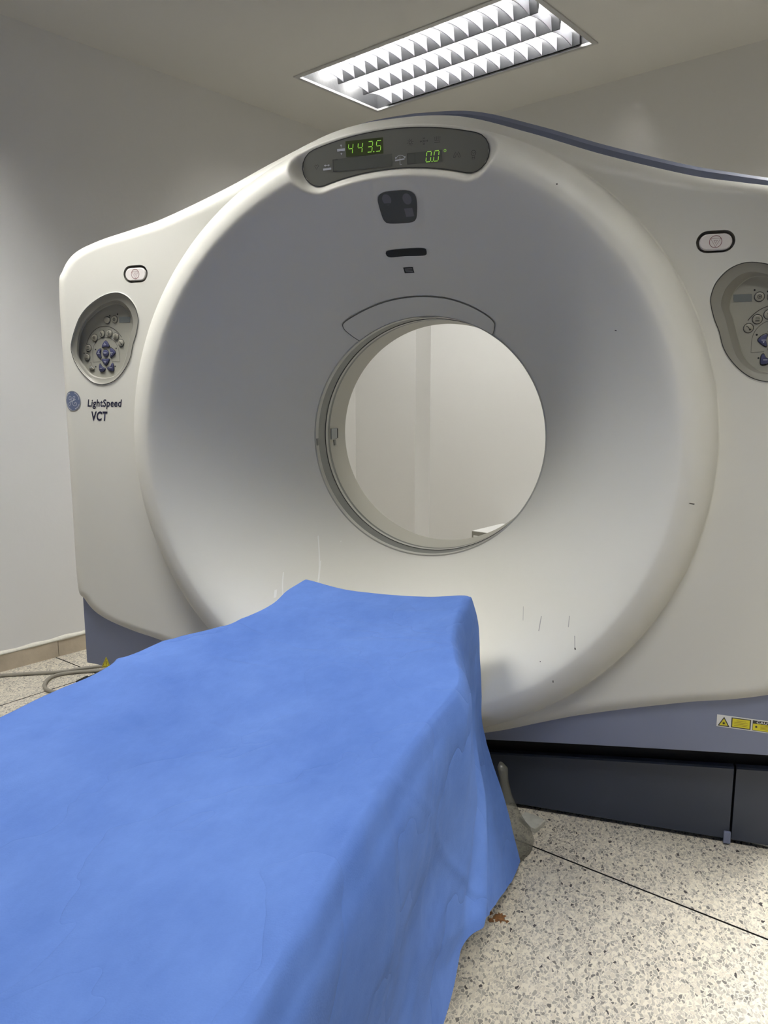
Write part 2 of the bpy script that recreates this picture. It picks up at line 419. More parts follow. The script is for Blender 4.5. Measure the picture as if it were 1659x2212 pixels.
def front_y(x,z,dep=True):
    x=np.asarray(x,float);z=np.asarray(z,float)
    r=np.hypot(x,z-ZC);phi=np.arctan2(z-ZC,x);R=Rout(phi)
    rr=.705; s=np.clip((rr-r)/(rr-R0),0,1)
    yb=-.045+.395*1.12*s*s/(s+.12)
    L=.078; q=np.clip((r-rr)/L,0,.9999)
    yo=-.045+L*(1-np.sqrt(1-q*q))
    yo=np.where(r>rr+L,.5,yo)
    yr=np.where(r<rr,yb,yo)
    e=.055; t=np.clip(R-r,0,e)
    yf=.028+e-np.sqrt(np.maximum(e*e-(e-t)**2,0))
    y=np.where(r<.73,yr,smin(yr,yf,.012))
    w=np.clip((r-.73)/.02,0,1)
    y=np.where(r<.73,yr,yr*(1-w)+y*w) if True else y
    y=np.where((r>=.75),smin(yr,yf,.012),y)
    if dep:
        # display recess
        ph=np.degrees(np.arctan2(z-ZC,x-.006)); rq=np.hypot(x-.006,z-ZC)
        dx=np.maximum(np.abs(ph-90.)-15.6,0)*math.pi/180*.7225
        d=np.hypot(dx,rq-.7225)-.0445
        base=.0020-(rq-.7225)*.10
        w=np.clip((.026-d)/.026,0,1); w=w*w*(3-2*w)
        y=y*(1-w)+np.maximum(y,base)*w
        d=np.hypot(np.maximum(np.abs(x-.005)-.030,0),np.maximum(np.abs(z-1.614)-.012,0))-.019
        w=np.clip((.022-d)/.022,0,1);w=w*w*(3-2*w); y=y+.007*w
        d=np.hypot(np.maximum(np.abs(x+.008)-.050,0),(z-1.521))-.007
        w=np.clip((.012-d)/.012,0,1);w=w*w*(3-2*w); y=y+.004*w
    return y
def S3(x, z, off=0.):
    """point on the gantry's front shell, lifted off it by off (towards the front)"""
    y = float(front_y(x, z)); h = .002
    gx = (float(front_y(x + h, z)) - float(front_y(x - h, z))) / (2 * h); gz = (float(front_y(x, z + h)) - float(front_y(x, z - h))) / (2 * h)
    n = np.array([gx, -1., gz]); l = np.linalg.norm(n)
    if l > 4: return (x, y - off, z)
    n /= l
    return (x + n[0] * off, y + n[1] * off, z + n[2] * off)
def plane_y(y0):
    return lambda x, z, off=0.: (x, y0 - off, z)
def inpoly(px, pz, poly):
    c = np.zeros(px.shape, bool); n = len(poly); j = n - 1
    for i in range(n):
        xi, zi = poly[i]; xj, zj = poly[j]
        c ^= ((zi > pz) != (zj > pz)) & (px < (xj - xi) * (pz - zi) / ((zj - zi) or 1e-12) + xi); j = i
    return c
gantry = empty('ct_gantry', (0, .4, 0)); tag(gantry, 'large white CT scanner gantry with round bore and blue-grey base skirt', 'ct scanner')

AX = -.0085   # the shell's axis of symmetry (panels, buttons)
PO = np.array([(-.8285, 1.433), (-.7969, 1.4206), (-.7731, 1.3947), (-.7637, 1.3679), (-.7631, 1.3483), (-.7728, 1.3135), (-.7847, 1.2855), (-.7954, 1.2502), (-.8126, 1.2218), (-.8367, 1.1961), (-.8641, 1.1788), (-.8999, 1.1716), (-.935, 1.1791), (-.969, 1.2057), (-.9925, 1.2383), (-1.0036, 1.2708), (-1.001, 1.297), (-.9865, 1.3329), (-.9659, 1.3683), (-.9372, 1.396), (-.9005, 1.4174), (-.8649, 1.4302)])
PI_ = np.array([(-.8299, 1.4113), (-.8099, 1.4029), (-.7923, 1.3842), (-.7848, 1.3685), (-.7813, 1.3418), (-.7915, 1.3139), (-.8169, 1.2361), (-.845, 1.2033), (-.872, 1.1919), (-.9074, 1.1907), (-.9423, 1.2026), (-.9673, 1.2292), (-.9818, 1.2528), (-.9823, 1.2819), (-.9733, 1.3181), (-.9586, 1.3466), (-.93, 1.373), (-.8933, 1.396), (-.8576, 1.4088)])
def resample(P, n=96):
    Q = crspline(P, 10); Q = np.vstack([Q, Q[:1]]); d = np.r_[0, np.cumsum(np.hypot(*np.diff(Q, axis=0).T))]
    t = np.linspace(0, d[-1], n, endpoint=False); return np.c_[np.interp(t, d, Q[:, 0]), np.interp(t, d, Q[:, 1])]
def align(A, B):   # rotate B's start to match A's angle about its centre
    c = A.mean(0)
    ang = lambda P: np.unwrap(np.arctan2(P[:, 1] - c[1], P[:, 0] - c[0]))
    a0 = math.atan2(*(A[0] - c)[::-1]); k = np.argmin(np.abs(np.angle(np.exp(1j * (np.arctan2(B[:, 1] - c[1], B[:, 0] - c[0]) - a0)))))
    return np.roll(B, -k, axis=0)
deep = lambda P, d=.03: np.c_[CAM[0] + (P[:, 0] - CAM[0]) * (1.91 + d) / 1.91, CAM[2] + (P[:, 1] - CAM[2]) * (1.91 + d) / 1.91]
PO = resample(PO); PE_ = align(PO, resample(deep(PI_, .008))); PI_ = align(PO, resample(deep(PI_, .028)))
def mir(P, s): return P if s < 0 else np.c_[2 * AX - P[:, 0], P[:, 1]]
EB = {-1: (-.7665, 1.4815), 1: (.7495, 1.4805)}; EBW, EBH = .0402, .0238
holes = [PO_ for PO_ in (mir(PO, -1), mir(PO, 1))] + [np.array(stadium(*EB[s], EBW, EBH)) for s in (-1, 1)]

# front shell mesh on a polar grid
NA = 1080
ph = np.linspace(-math.pi, math.pi, NA, endpoint=False); RO = Rout(ph)
rads = []
r_in = np.r_[np.linspace(R0, .60, 50)[:-1], np.linspace(.60, .79, 66)]
for a in r_in: rads.append(np.full(NA, a))
for f in np.linspace(0, 1, 76)[1:]:
    g = f ** .9; rads.append(.79 + (RO - .79) * g)
RR = np.array(rads); X = RR * np.cos(ph); Z = RR * np.sin(ph) + ZC; Y = front_y(X, Z)
Y[-1] = .083
X = np.vstack([X, X[-1:], X[-1:]]); Z = np.vstack([Z, Z[-1:], Z[-1:]]); Y = np.vstack([Y, np.full((1, NA), .10), np.full((1, NA), .205)])
nr = X.shape[0]
V = np.stack([X, Y, Z], -1).reshape(-1, 3)
idx = np.arange(nr * NA).reshape(nr, NA); a = idx[:-1]; b = np.roll(idx, -1, 1)[:-1]; c = np.roll(idx, -1, 1)[1:]; d = idx[1:]
F = np.stack([a, b, c, d], -1).reshape(-1, 4)
cen = V[F].mean(1); keep = np.ones(len(F), bool)
for hi, hp in enumerate(holes):
    q = hp.mean(0) + (hp - hp.mean(0)) * 1.022 if hi < 2 else np.array(stadium(*EB[(-1, 1)[hi - 2]], EBW + .0034, EBH + .0034))
    bb = (cen[:, 0] > q[:, 0].min()) & (cen[:, 0] < q[:, 0].max()) & (cen[:, 2] > q[:, 1].min()) & (cen[:, 2] < q[:, 1].max())
    keep[bb] &= ~inpoly(cen[bb, 0], cen[bb, 2], q)
F = F[keep]
me = bpy.data.meshes.new('front_cover'); me.vertices.add(len(V)); me.vertices.foreach_set('co', V.ravel())
me.loops.add(F.size); me.polygons.add(len(F)); me.loops.foreach_set('vertex_index', F.ravel().astype(np.int32))
me.polygons.foreach_set('loop_start', np.arange(0, F.size, 4, dtype=np.int32)); me.polygons.foreach_set('use_smooth', np.ones(len(F), bool))
me.update(calc_edges=True); me.validate(); me.materials.append(SHELL)
fc = bpy.data.objects.new('front_cover', me); COL.objects.link(fc); fc.parent = gantry; fc.matrix_parent_inverse = world_inv(gantry)
fc['label'] = 'white front cover flaring into the round bore'

# blue-grey body behind, with a hole for the bore
def zbot(x):
    x = np.abs(x); return .188 + .1 * np.clip(x / 1.02, 0, 1) ** .85
_bx = np.array([0, .16, .33, .5, .69, .80, .914, .98, 1.03, 1.05]); _bz = np.array([1.885, 1.873, 1.82, 1.757, 1.695, 1.667, 1.638, 1.605, 1.545, 1.46])
bodyP = [(x, z) for x, z in crspline(list(zip(_bx, _bz)), 8, False)] + [(1.055, 1.3), (1.055, .32)] + [(x, float(zbot(x))) for x in np.linspace(1.05, 0, 30)]
bodyP = np.array(bodyP); bphi = np.arctan2(bodyP[:, 1] - ZC, bodyP[:, 0]); brad = np.hypot(bodyP[:, 0], bodyP[:, 1] - ZC); oo = np.argsort(bphi)
NB_ = 480; pb = np.linspace(-math.pi, math.pi, NB_, endpoint=False)
Rb = np.interp(np.arctan2(np.sin(pb), np.abs(np.cos(pb))), bphi[oo], brad[oo])
def ring(R, y, bev=0.): return [((r - bev) * math.cos(p), y, (r - bev) * math.sin(p) + ZC) for r, p in zip(R, pb)]
mb = MB(); mb.loft([ring(np.full(NB_, .58), .215), ring(Rb, .2, .012), ring(Rb, .212), ring(Rb, .83), ring(Rb, .84, .012)], True)
obj('body_cover', mb, BLUE, gantry, fixn=False, auto=35)
# rear white cover with its own flare
mb = MB(); mb.loft([ring(np.full(NB_, R0 + .002), .600), ring(np.full(NB_, .40), .70), ring(np.full(NB_, .50), .80), ring(np.full(NB_, .62), .875), ring(np.full(NB_, .72), .90), ring(Rb, .90, .06), ring(Rb, .88, .02), ring(Rb, .835, .005)], True)
obj('rear_cover', mb, SHELL, gantry, smooth=True)
# skirt: curved blue front plate under the white cover
mb = MB(); xs = np.linspace(-1.058, 1.058, 121); rows = []
for x in xs:
    q = abs(x) / 1.058; zb = float(zbot(x)); ztop = ZC - math.sqrt(max(.60 ** 2 - x * x, .0)) if abs(x) < .55 else .62
    ztop = .34 + .28 * min(1, max(0, (abs(x) - .2) / .5)) if abs(x) < .7 else .62
    yf = .055 + .03 * max(0, (q - .985) / .015) ** 2
    rows.append([(x, .30, zb + .004), (x, yf + .008, zb), (x, yf + .002, zb + .002), (x, yf, zb + .008), (x, yf, ztop), (x, .20, ztop)])
mb.loft(rows, False)
for r_, fl in ((rows[0], 1), (rows[-1], -1)):
    mb.add(r_, [tuple(range(6))[::fl]])
obj('skirt', mb, BLUE, gantry, auto=35)['label'] = 'blue-grey lower skirt'

# bore liner rings
def band(name, y0, y1, r, material, r1=None, lab=None, n=180):
    mb = MB(); ang = np.linspace(0, 2 * math.pi, n, endpoint=False); r1 = r1 or r
    L_ = [[(rr * math.cos(a), y, rr * math.sin(a) + ZC) for a in ang] for rr, y in ((r, y0), (r1, y1))]
    outer = [[(( rr + .012) * math.cos(a), y, (rr + .012) * math.sin(a) + ZC) for a in ang] for rr, y in ((r1, y1), (r, y0))]
    mb.loft([outer[1], L_[0], L_[1], outer[0]], True)
    o = obj(name, mb, material, gantry, auto=40)
    if lab: o['label'] = lab
    return o
band('bore_rim', .345, .367, .3565, RIMG)
band('scan_window', .3675, .4055, .3575, SCANW, lab='dark grey ring inside the bore')
band('scan_window', .4065, .4255, .358, SCANW)
band('bore_gasket', .4260, .4285, .3568, INK)
band('bore_ring', .4290, .4452, .3566, RIMG)
band('bore_ring', .4458, .4612, .3572, SCANW)
band('bore_liner', .462, .602, .357, LINER, lab='pale beige inner lining of the bore')
mb = MB()
def onbore(y, z, off): a = math.asin((z - ZC) / .356); return (-(.3555 - off) * math.cos(a), y, z)
def bpatch(name, y0, y1, z0, z1, m, off=.001):
    q = MB(); L1 = [(y0, z0), (y1, z0), (y1, z1), (y0, z1)]
    q.loft([[onbore(y, z, -.002) for y, z in L1], [onbore(y, z, off) for y, z in L1]], True, cap=True); obj(name, q, m, gantry, fixn=True)
bpatch('laser_window', .470, .520, .996, 1.032, LCD, .001); bpatch('laser_slit', .521, .529, .998, 1.030, BLACK, .0015)
bpatch('small_label', .493, .509, .975, .993, SCANW, .001); bpatch('small_label', .350, .366, .984, 1.006, SCANW, .001)
# peeling tape at the top of the rim
q = MB(); a0, a1 = math.radians(86), math.radians(94)
q.loft([[( .354 * math.cos(a), y, ZC + .354 * math.sin(a)) for a in np.linspace(a0, a1, 9)] for y in (.349, .352, .372, .378)], False); obj('tape_scrap', q, LINER, gantry)

# ---------------- display panel (arc) ----------------
def arcpt(r, deg): a = math.radians(deg); return (r * math.cos(a) + .006, r * math.sin(a) + ZC)
def disp_loop(gr, k=34):
    r0, hw, ha = .7225, .0435 + gr, 15.6; P = []
    for i in range(k + 1): P.append(arcpt(r0 + hw, 90 - ha + 2 * ha * i / k))
    for i in range(1, 10): t = math.pi * i / 10; P.append(arcpt(r0 + hw * math.cos(t), 90 + ha + math.degrees(hw * math.sin(t) / r0)))
    for i in range(k + 1): P.append(arcpt(r0 - hw, 90 + ha - 2 * ha * i / k))
    for i in range(1, 10): t = math.pi * i / 10; P.append(arcpt(r0 - hw * math.cos(t), 90 - ha - math.degrees(hw * math.sin(t) / r0)))
    return P
# flat-ish glass: its own smooth surface (mean recess plane)
def DS(x, z, off=0.):
    r = math.hypot(x, z - ZC)
    return (x, .0020 + .10 * abs(r - .7225) * 0 - (r - .7225) * .10 - .0015 - off, z)
def disp_fill(mb, gr, off, mi=0):
    r0, hw, ha = .7225, .0435 + gr, 15.6; L = []
    for i in range(81):
        s = -1 + 2 * i / 80; tot = ha + math.degrees(hw / r0); deg = 90 + s * tot
        ov = max(0, abs(s * tot) - ha) * math.pi / 180 * r0; h = math.sqrt(max(hw * hw - ov * ov, 1e-9))
        L.append([DS(*arcpt(r0 + h * t, deg), off) for t in np.linspace(-1, 1, 9)])
    mb.loft(L, False, mi=mi)
mb = MB(); disp_fill(mb, 0, .0)
mb.loft([[DS(*p, 0) for p in disp_loop(0)], [DS(*p, -.02) for p in disp_loop(.001)]], True)
disp = obj('display_panel', mb, DISP, gantry, auto=30); disp['label'] = 'dark grey arched readout panel with green digits'
q = MB(); q.ribbon(disp_loop(.0006), .0022, DS, .0004, closed=True); obj('panel_edge', q, INK, disp)
def rot(P, c, deg):
    a = math.radians(deg); return [(c[0] + (x - c[0]) * math.cos(a) - (z - c[1]) * math.sin(a), c[1] + (x - c[0]) * math.sin(a) + (z - c[1]) * math.cos(a)) for x, z in P]
def rectp(x0, x1, z0, z1): return [(x0, z0), (x1, z0), (x1, z1), (x0, z1)]
q = MB(); q.poly(rectp(-.115, -.0175, 1.7275, 1.7635), DS, .0006, 0)
q.poly(rectp(-.151, .0045, 1.6965, 1.7248), DS, .0006, 1); q.poly(rectp(.0425, .130, 1.6968, 1.7222), DS, .0005, 1)
q.ribbon([(-.1395, 1.6975), (-.1495, 1.6975), (-.1495, 1.7235), (-.137, 1.7235)], .0022, DS, .0009, 2)
q.ribbon(rectp(.0437, .0625, 1.698, 1.7212), .0013, DS, .0009, 2, closed=True)
obj('readout_window', q, [LEDBG, DISP2, INK], disp)
SEG = {'4': 'fgbc', '3': 'abgcd', '5': 'afgcd', '0': 'abcdef'}
def digit(mb, ch, x, z, wd, h, mi=0):
    sl = .14; P = lambda u, v: (x + u * wd + v * h * sl, z + v * h); e = .07; w_ = .0018
    S_ = {'a': [(e, 1), (1 - e, 1)], 'b': [(1, 1 - e), (1, .5 + e)], 'c': [(1, .5 - e), (1, e)], 'd': [(e, 0), (1 - e, 0)], 'e': [(0, .5 - e), (0, e)], 'f': [(0, 1 - e), (0, .5 + e)], 'g': [(e, .5), (1 - e, .5)]}
    for s in SEG[ch]:
        mb.ribbon([P(*p) for p in S_[s]], w_, DS, .0012, mi)
q = MB()
for ch, x in zip('4435', (-.1095, -.0845, -.0585, -.0365)): digit(q, ch, x, 1.7335, .0115, .0235)
q.poly(circle(-.0420, 1.7335, .0016, 8), DS, .0012)
obj('green_digits', q, LED, disp)['label'] = 'lit green digits reading 443.5'
q = MB()
for ch, x in zip('00', (.0895, .1085)): digit(q, ch, x, 1.6985, .0115, .0225)
q.poly(circle(.1052, 1.6985, .0015, 8), DS, .0012); q.ribbon(circle(.1375, 1.7195, .0028, 12), .0009, DS, .0012, closed=True)
obj('green_digits', q, LED, disp)['label'] = 'lit green digits reading 0.0°'
q = MB(); k = lambda P, w_=.0011, mi=0, c=False: q.ribbon(P, w_, DS, .0009, mi, closed=c)
# table up / down (light)
k([(-.1375, 1.7455), (-.117, 1.7455)], .0042, 1); k([(-.1375, 1.742), (-.128, 1.7432), (-.1175, 1.742)], .0014, 1)
k([(-.1268, 1.7505), (-.1268, 1.7545)], .0012, 1); q.poly([(-.1295, 1.754), (-.1241, 1.754), (-.1268, 1.7575)], DS, .0009, 1); k([(-.1268, 1.7385), (-.1268, 1.7365)], .0012, 1); q.poly([(-.1295, 1.737), (-.1268, 1.733), (-.1241, 1.737)], DS, .0009, 1)
# table in / out (light)
k([(-.177, 1.7035), (-.1555, 1.7045)], .0046, 1); k([(-.173, 1.7125), (-.160, 1.7125)], .0012, 1); q.poly([(-.1745, 1.7125), (-.170, 1.7150), (-.170, 1.71)], DS, .0009, 1); q.poly([(-.1585, 1.7125), (-.163, 1.71), (-.163, 1.7150)], DS, .0009, 1)
# tilt icon (light)
k([(.012, 1.7085), (.036, 1.7105)], .003, 1); k([(.0145, 1.7135), (.019, 1.718), (.0255, 1.7195), (.032, 1.718), (.0365, 1.7135)], .0012, 1); q.poly([(.013, 1.711), (.0175, 1.7155), (.0125, 1.7165)], DS, .0009, 1); q.poly([(.038, 1.711), (.0385, 1.7165), (.0335, 1.7155)], DS, .0009, 1)
k([(.0245, 1.7165), (.0245, 1.7115)], .0012, 1); k([(.0245, 1.7065), (.0245, 1.6985), (.029, 1.6985)], .0014, 1)
# heart
k([(-.1946, 1.7055), (-.1995, 1.7125), (-.1985, 1.7155), (-.196, 1.7155), (-.1946, 1.7135), (-.1928, 1.7155), (-.1902, 1.7155), (-.1893, 1.7125)], .0009, 0, True)
# lamp, cross of Hs, tray
k(circle(.0517, 1.7458, .0034, 10), .001, 0, True)
for i in range(8): a = i * math.pi / 4 + .2; k([(.0517 + .005 * math.cos(a), 1.7458 + .005 * math.sin(a)), (.0517 + .0078 * math.cos(a), 1.7458 + .0078 * math.sin(a))], .0009)
def Hh(cx, cz, s=.0022): k([(cx - s, cz - s), (cx - s, cz + s)], .0008); k([(cx + s, cz - s), (cx + s, cz + s)], .0008); k([(cx - s, cz), (cx + s, cz)], .0008)
Hh(.0785, 1.7451); Hh(.0927, 1.7451); Hh(.0856, 1.7515, .0018); Hh(.0856, 1.7388, .0018); k([(.0830, 1.7478), (.0882, 1.7424)], .0008); k([(.0830, 1.7424), (.0882, 1.7478)], .0008)
k([(.1115, 1.7395), (.1262, 1.7395)], .0011); k([(.1125, 1.7515), (.1125, 1.7435), (.1255, 1.7435), (.1255, 1.7515)], .0009); k([(.1168, 1.745), (.1168, 1.7525)], .0009); k([(.1210, 1.745), (.1210, 1.7525)], .0009)
# lungs, head
for s in (-1, 1): k([(.1665 + s * .0018, 1.7085), (.1665 + s * .0032, 1.7145), (.1665 + s * .0062, 1.7095), (.1665 + s * .0085, 1.7020), (.1665 + s * .0058, 1.7015), (.1665 + s * .003, 1.7035)], .0009, 0, True)
k(circle(.2066, 1.7075, .0058, 14), .0009, 0, True); k([(.204, 1.7085), (.205, 1.7085)]); k([(.208, 1.7085), (.209, 1.7085)]); k([(.205, 1.7055), (.208, 1.7055)], .0008)
k([(.2035, 1.7005), (.2035, 1.6945), (.2095, 1.6945), (.2095, 1.7005)], .0009); k([(.2035, 1.6975), (.2095, 1.6975)], .0008)
obj('printed_icons', q, [INK, INKW], disp)['kind'] = 'stuff'

# ---------------- lens window, slot, label, cover ----------------
lp = resample([(-.0433, 1.6303), (-.0311, 1.6403), (-.0076, 1.6434), (.0327, 1.6422), (.0514, 1.6364), (.0559, 1.6243), (.0478, 1.5982), (.0389, 1.5865), (.0206, 1.5831), (-.0294, 1.5841), (-.0418, 1.5891), (-.0446, 1.6031)], 60)
q = MB(); q.poly(lp, S3, .0012, 0, rings=6)
q.poly(circle(-.0209, 1.6294, .0115, 20, .0105), S3, .0018, 1); q.poly(circle(.0320, 1.6276, .0115, 20, .0105), S3, .0018, 1); q.poly(circle(-.0260, 1.5958, .0020, 8), S3, .0018, 2); q.poly(rectp(.018, .040, 1.594, 1.610), S3, .0017, 1)
q.poly([(-.033, 1.623), (-.006, 1.6225), (-.006, 1.6195), (-.030, 1.62)], S3, .0022, 0)
q.ribbon(lp, .0016, S3, .0016, 2, closed=True)
obj('lens_window', q, [LENS, LENS2, INK], gantry)['label'] = 'smoked window over two lenses'
sl = resample([(-.0641, 1.521), (-.0536, 1.5277), (-.0054, 1.5299), (.046, 1.5276), (.0492, 1.5183), (.0407, 1.5128), (-.012, 1.5141), (-.0556, 1.5128)], 44)
q = MB(); q.poly(sl, S3, .0012, 0, rings=3); obj('laser_slot', q, BLACK, gantry)['label'] = 'black horizontal slot'
q = MB(); q.poly(rectp(-.0267, .0008, 1.4762, 1.4890), S3, .001, 0)
for z in (1.4796, 1.4826, 1.4856): q.ribbon([(-.023, z), (-.002, z)], .0010, S3, .0014, 1)
obj('small_label', q, [BLACK, SCUFF], gantry)
cvp = np.array([(-.2090, 1.3050), (-.2250, 1.3195), (-.2387, 1.3390), (-.2285, 1.3580), (-.1625, 1.3912), (-.0911, 1.413), (-.0123, 1.4213), (.0699, 1.4141), (.1367, 1.3929), (.1894, 1.3641), (.2095, 1.3440), (.2075, 1.3290), (.1990, 1.3140)])
cv = crspline(cvp, 8, False)
q = MB(); L_ = []
for t in np.linspace(0, 1, 61):
    i = t * (len(cv) - 1); i0 = int(min(i, len(cv) - 2)); p = cv[i0] + (cv[i0 + 1] - cv[i0]) * (i - i0)
    a = math.atan2(p[1] - ZC, p[0]); r = math.hypot(p[0], p[1] - ZC)
    L_.append([S3(rr * math.cos(a), rr * math.sin(a) + ZC, .0016) for rr in np.linspace(R0 + .002, r, 10)])
q.loft(L_, False); obj('access_cover', q, SHELL, gantry, smooth=True)['label'] = 'arched removable cover strip over the bore'
q = MB(); q.ribbon(cv, .0024, S3, .0022); obj('seam', q, SHELL_D, gantry)

# ---------------- emergency stop buttons ----------------
for s in (-1, 1):
    cx, cz = EB[s]; q = MB()
    o3 = [S3(x, z, .0001) for x, z in stadium(cx, cz, EBW + .0085, EBH + .0085)]; i3 = [S3(x, z, .0003) for x, z in stadium(cx, cz, EBW, EBH)]
    wl = [(x, y + .016, z) for x, y, z in [S3(x, z, 0) for x, z in stadium(cx, cz, EBW - .001, EBH - .001)]]
    q.loft([o3, i3], True, mi=0); q.loft([i3, wl], True, cap=True, mi=1)
    rec = obj('emergency_stop', q, [SHELL, GREY], gantry, auto=40); rec['label'] = 'white oval emergency button with red triangle mark'
    y0 = S3(cx, cz)[1]; pf = plane_y(y0 - .0005)
    q = MB(); b0, b1, b2 = [[pf(x, z, o_) for x, z in stadium(cx, cz - .001, EBW - g_, EBH - g_)] for g_, o_ in ((.0062, -.016), (.0062, -.001), (.0085, .001))]
    q.loft([b0, b1, b2], True, cap=True)
    sr = .0128; q.ribbon(circle(cx, cz - .0005, sr, 28), .0011, pf, .0013, 1, closed=True)
    for f_ in (.86, .30):
        q.ribbon([(cx - sr * f_ * .93, cz + sr * f_ * .56), (cx + sr * f_ * .93, cz + sr * f_ * .56), (cx, cz - sr * f_ * 1.08)], .0010, pf, .0013, 1, closed=True)
    obj('push_button', q, [WBTN, RED], rec, auto=40)

# ---------------- control panels ----------------
def control_panel(s):
    out = mir(PO, s); inn = mir(PI_, s); edg = mir(PE_, s); cen = out.mean(0); icen = inn.mean(0)
    sc_ = lambda P, c_, g_: c_ + (P - c_) * g_
    loops = [[S3(x, z, .0001) for x, z in sc_(out, cen, 1.060)], [S3(x, z, .0003) for x, z in sc_(out, cen, 1.016)], [S3(x, z, .0014) for x, z in sc_(out, cen, 1.010)], [S3(x, z, .0016) for x, z in sc_(out, cen, .997)],
             [S3(x, z, .0002) for x, z in sc_(out, cen, .985)]]
    YP = .058   # depth of the inner panel plane
    dn_ = lambda P: np.c_[P[:, 0], P[:, 1] - .004]
    loops2 = [loops[-1], [(x, float(front_y(x, z)) + .005, z) for x, z in out * .5 + edg * .5], [(x, float(front_y(x, z)) + .007, z) for x, z in edg], [(x, float(front_y(x, z)) + .011, z) for x, z in sc_(edg, icen, .985)], [(x, YP - .003, z) for x, z in dn_(sc_(inn, icen, .955))]]
    q = MB(); q.loft(loops, True, mi=0); q.loft(loops2, True, mi=1)
    rimmed = obj('control_panel', q, [SHELL, GREY], gantry, auto=28); rimmed['label'] = 'oval grey control panel with round and blue arrow buttons'
    q = MB(); q.ribbon(sc_(out, cen, .990), .0020, S3, .0020, closed=True); obj('gasket', q, INK, rimmed)
    q = MB(); q.loft([[(x, YP - .003, z) for x, z in dn_(sc_(inn, icen, .955))], [(x, YP - .0005, z) for x, z in dn_(sc_(inn, icen, .94))], [(x, YP, z) for x, z in dn_(sc_(inn, icen, .92))]], True, cap=True)
    obj('faceplate', q, GREY2, rimmed, auto=30)
    fn = plane_y(YP)
    D_ = lambda x, z: tuple(mir(deep(np.array([[x, z]]), .028), s)[0])
    def rnd(x, z, r=.0100, mt=BTN, icon=0):
        cx, cz = D_(x, z); b = MB()
        L3 = [[fn(a_, b_, o_) for a_, b_ in circle(cx, cz, r * g_, 20)] for g_, o_ in ((1, 0), (.97, .0026), (.84, .0036))]
        b.loft(L3, True, cap=True, mi=0); b.ribbon(circle(cx, cz, r * 1.06, 24), .0016, fn, .0005, 1, closed=True)
        g = lambda P, w_=.0012: b.ribbon([(cx + u * r, cz + v * r) for u, v in P], w_, fn, .0040, 2)
        if icon == 1: g([(-.4, .45), (.45, .45)]); g([(-.45, .05), (.5, .05)]); g([(-.45, -.4), (.45, -.4)], .0022)
        elif icon == 2: g([(0, .6), (-.25, .1), (.2, 0), (0, -.6)], .0022)
        elif icon == 3: b.ribbon(circle(cx, cz, r * .42, 12), .0013, fn, .004, 2, closed=True); b.ribbon(circle(cx, cz, r * .15, 8), .0012, fn, .004, 2, closed=True)
        elif icon == 4: g([(-.5, .45), (0, .1), (.2, -.3)], .0016); g([(.1, -.4), (.55, -.3)], .003)
        elif icon == 5: g([(-.4, .05), (.4, .05)], .0022); g([(-.55, .05), (-.3, .25)]); g([(.55, .05), (.3, .25)])
        obj('button', b, [mt, INK, INKW if mt is BTNB else INK], rimmed, auto=40)
    def shp(pts, mt, icon=None):
        P = resample(np.array([D_(*p) for p in pts]), 32); c_ = P.mean(0); b = MB()
        if s > 0: P = P[::-1]
        L3 = [[fn(a_, b_, o_) for a_, b_ in c_ + (P - c_) * g_] for g_, o_ in ((1, 0), (.96, .0030), (.80, .0040))]
        b.loft(L3, True, cap=True, mi=0); b.ribbon(c_ + (P - c_) * 1.07, .0014, fn, .0005, 1, closed=True)
        b.ribbon([(c_[0] - .0045, c_[1]), (c_[0] + .0045, c_[1])], .0014, fn, .0044, 2)
        if icon: b.poly([(c_[0] - .0022, c_[1] + icon * .003), (c_[0] + .0022, c_[1] + icon * .003), (c_[0], c_[1] + icon * .0062)], fn, .0044, 2)
        obj('button', b, [mt, INK, INKW], rimmed, auto=40)
    for (x, z), ic in zip([(-.8715, 1.3573), (-.8457, 1.3584), (-.9187, 1.3082), (-.8924, 1.3191), (-.867, 1.3196), (-.8447, 1.3101), (-.8281, 1.2913), (-.943, 1.2791), (-.9494, 1.2523)], (0, 3, 3, 2, 2, 1, 4, 1, 1)):
        rnd(x, z, .0098, icon=ic)
    rnd(-.8830, 1.2632, .0100, BTNB, 5)
    cr4 = lambda pts: [(-.9787 + 0 + (x - 140) * .00019 + 0, 0) for x, y in pts]
    U = lambda px, py: (-.8817 + (px - 808) * .0001731, 1.2888 - (py - 1140) * .0001437)
    shp([U(*p) for p in ((812, 1072), (850, 1110), (880, 1175), (865, 1200), (800, 1190), (745, 1205), (735, 1170), (770, 1110))], BTNB, 1)
    shp([U(*p) for p in ((795, 1560), (755, 1515), (718, 1455), (735, 1432), (800, 1440), (855, 1430), (865, 1460), (830, 1520))], BTNB, -1)
    shp([U(*p) for p in ((610, 1318), (650, 1255), (700, 1228), (710, 1255), (695, 1320), (708, 1400), (690, 1415), (645, 1375))], BTNB, 1)
    shp([U(*p) for p in ((998, 1305), (950, 1240), (905, 1218), (890, 1240), (905, 1310), (888, 1390), (905, 1405), (955, 1365))], BTNB, -1)
    shp([U(*p) for p in ((680, 1528), (655, 1560), (655, 1650), (690, 1692), (740, 1680), (775, 1640), (765, 1615), (715, 1590))], BTNB)
    shp([U(*p) for p in ((918, 1518), (945, 1550), (950, 1640), (935, 1680), (870, 1670), (818, 1630), (830, 1600), (885, 1580))], BTNB)
    shp([U(*p) for p in ((485, 1508), (460, 1545), (455, 1635), (500, 1652), (550, 1640), (550, 1620), (510, 1580), (497, 1530))], BTN)
    q = MB(); P = [D_(*p) for p in ((-.8315, 1.3490), (-.7945, 1.3490), (-.7920, 1.3650), (-.8300, 1.3650))]; q.poly(P, fn, .0008)
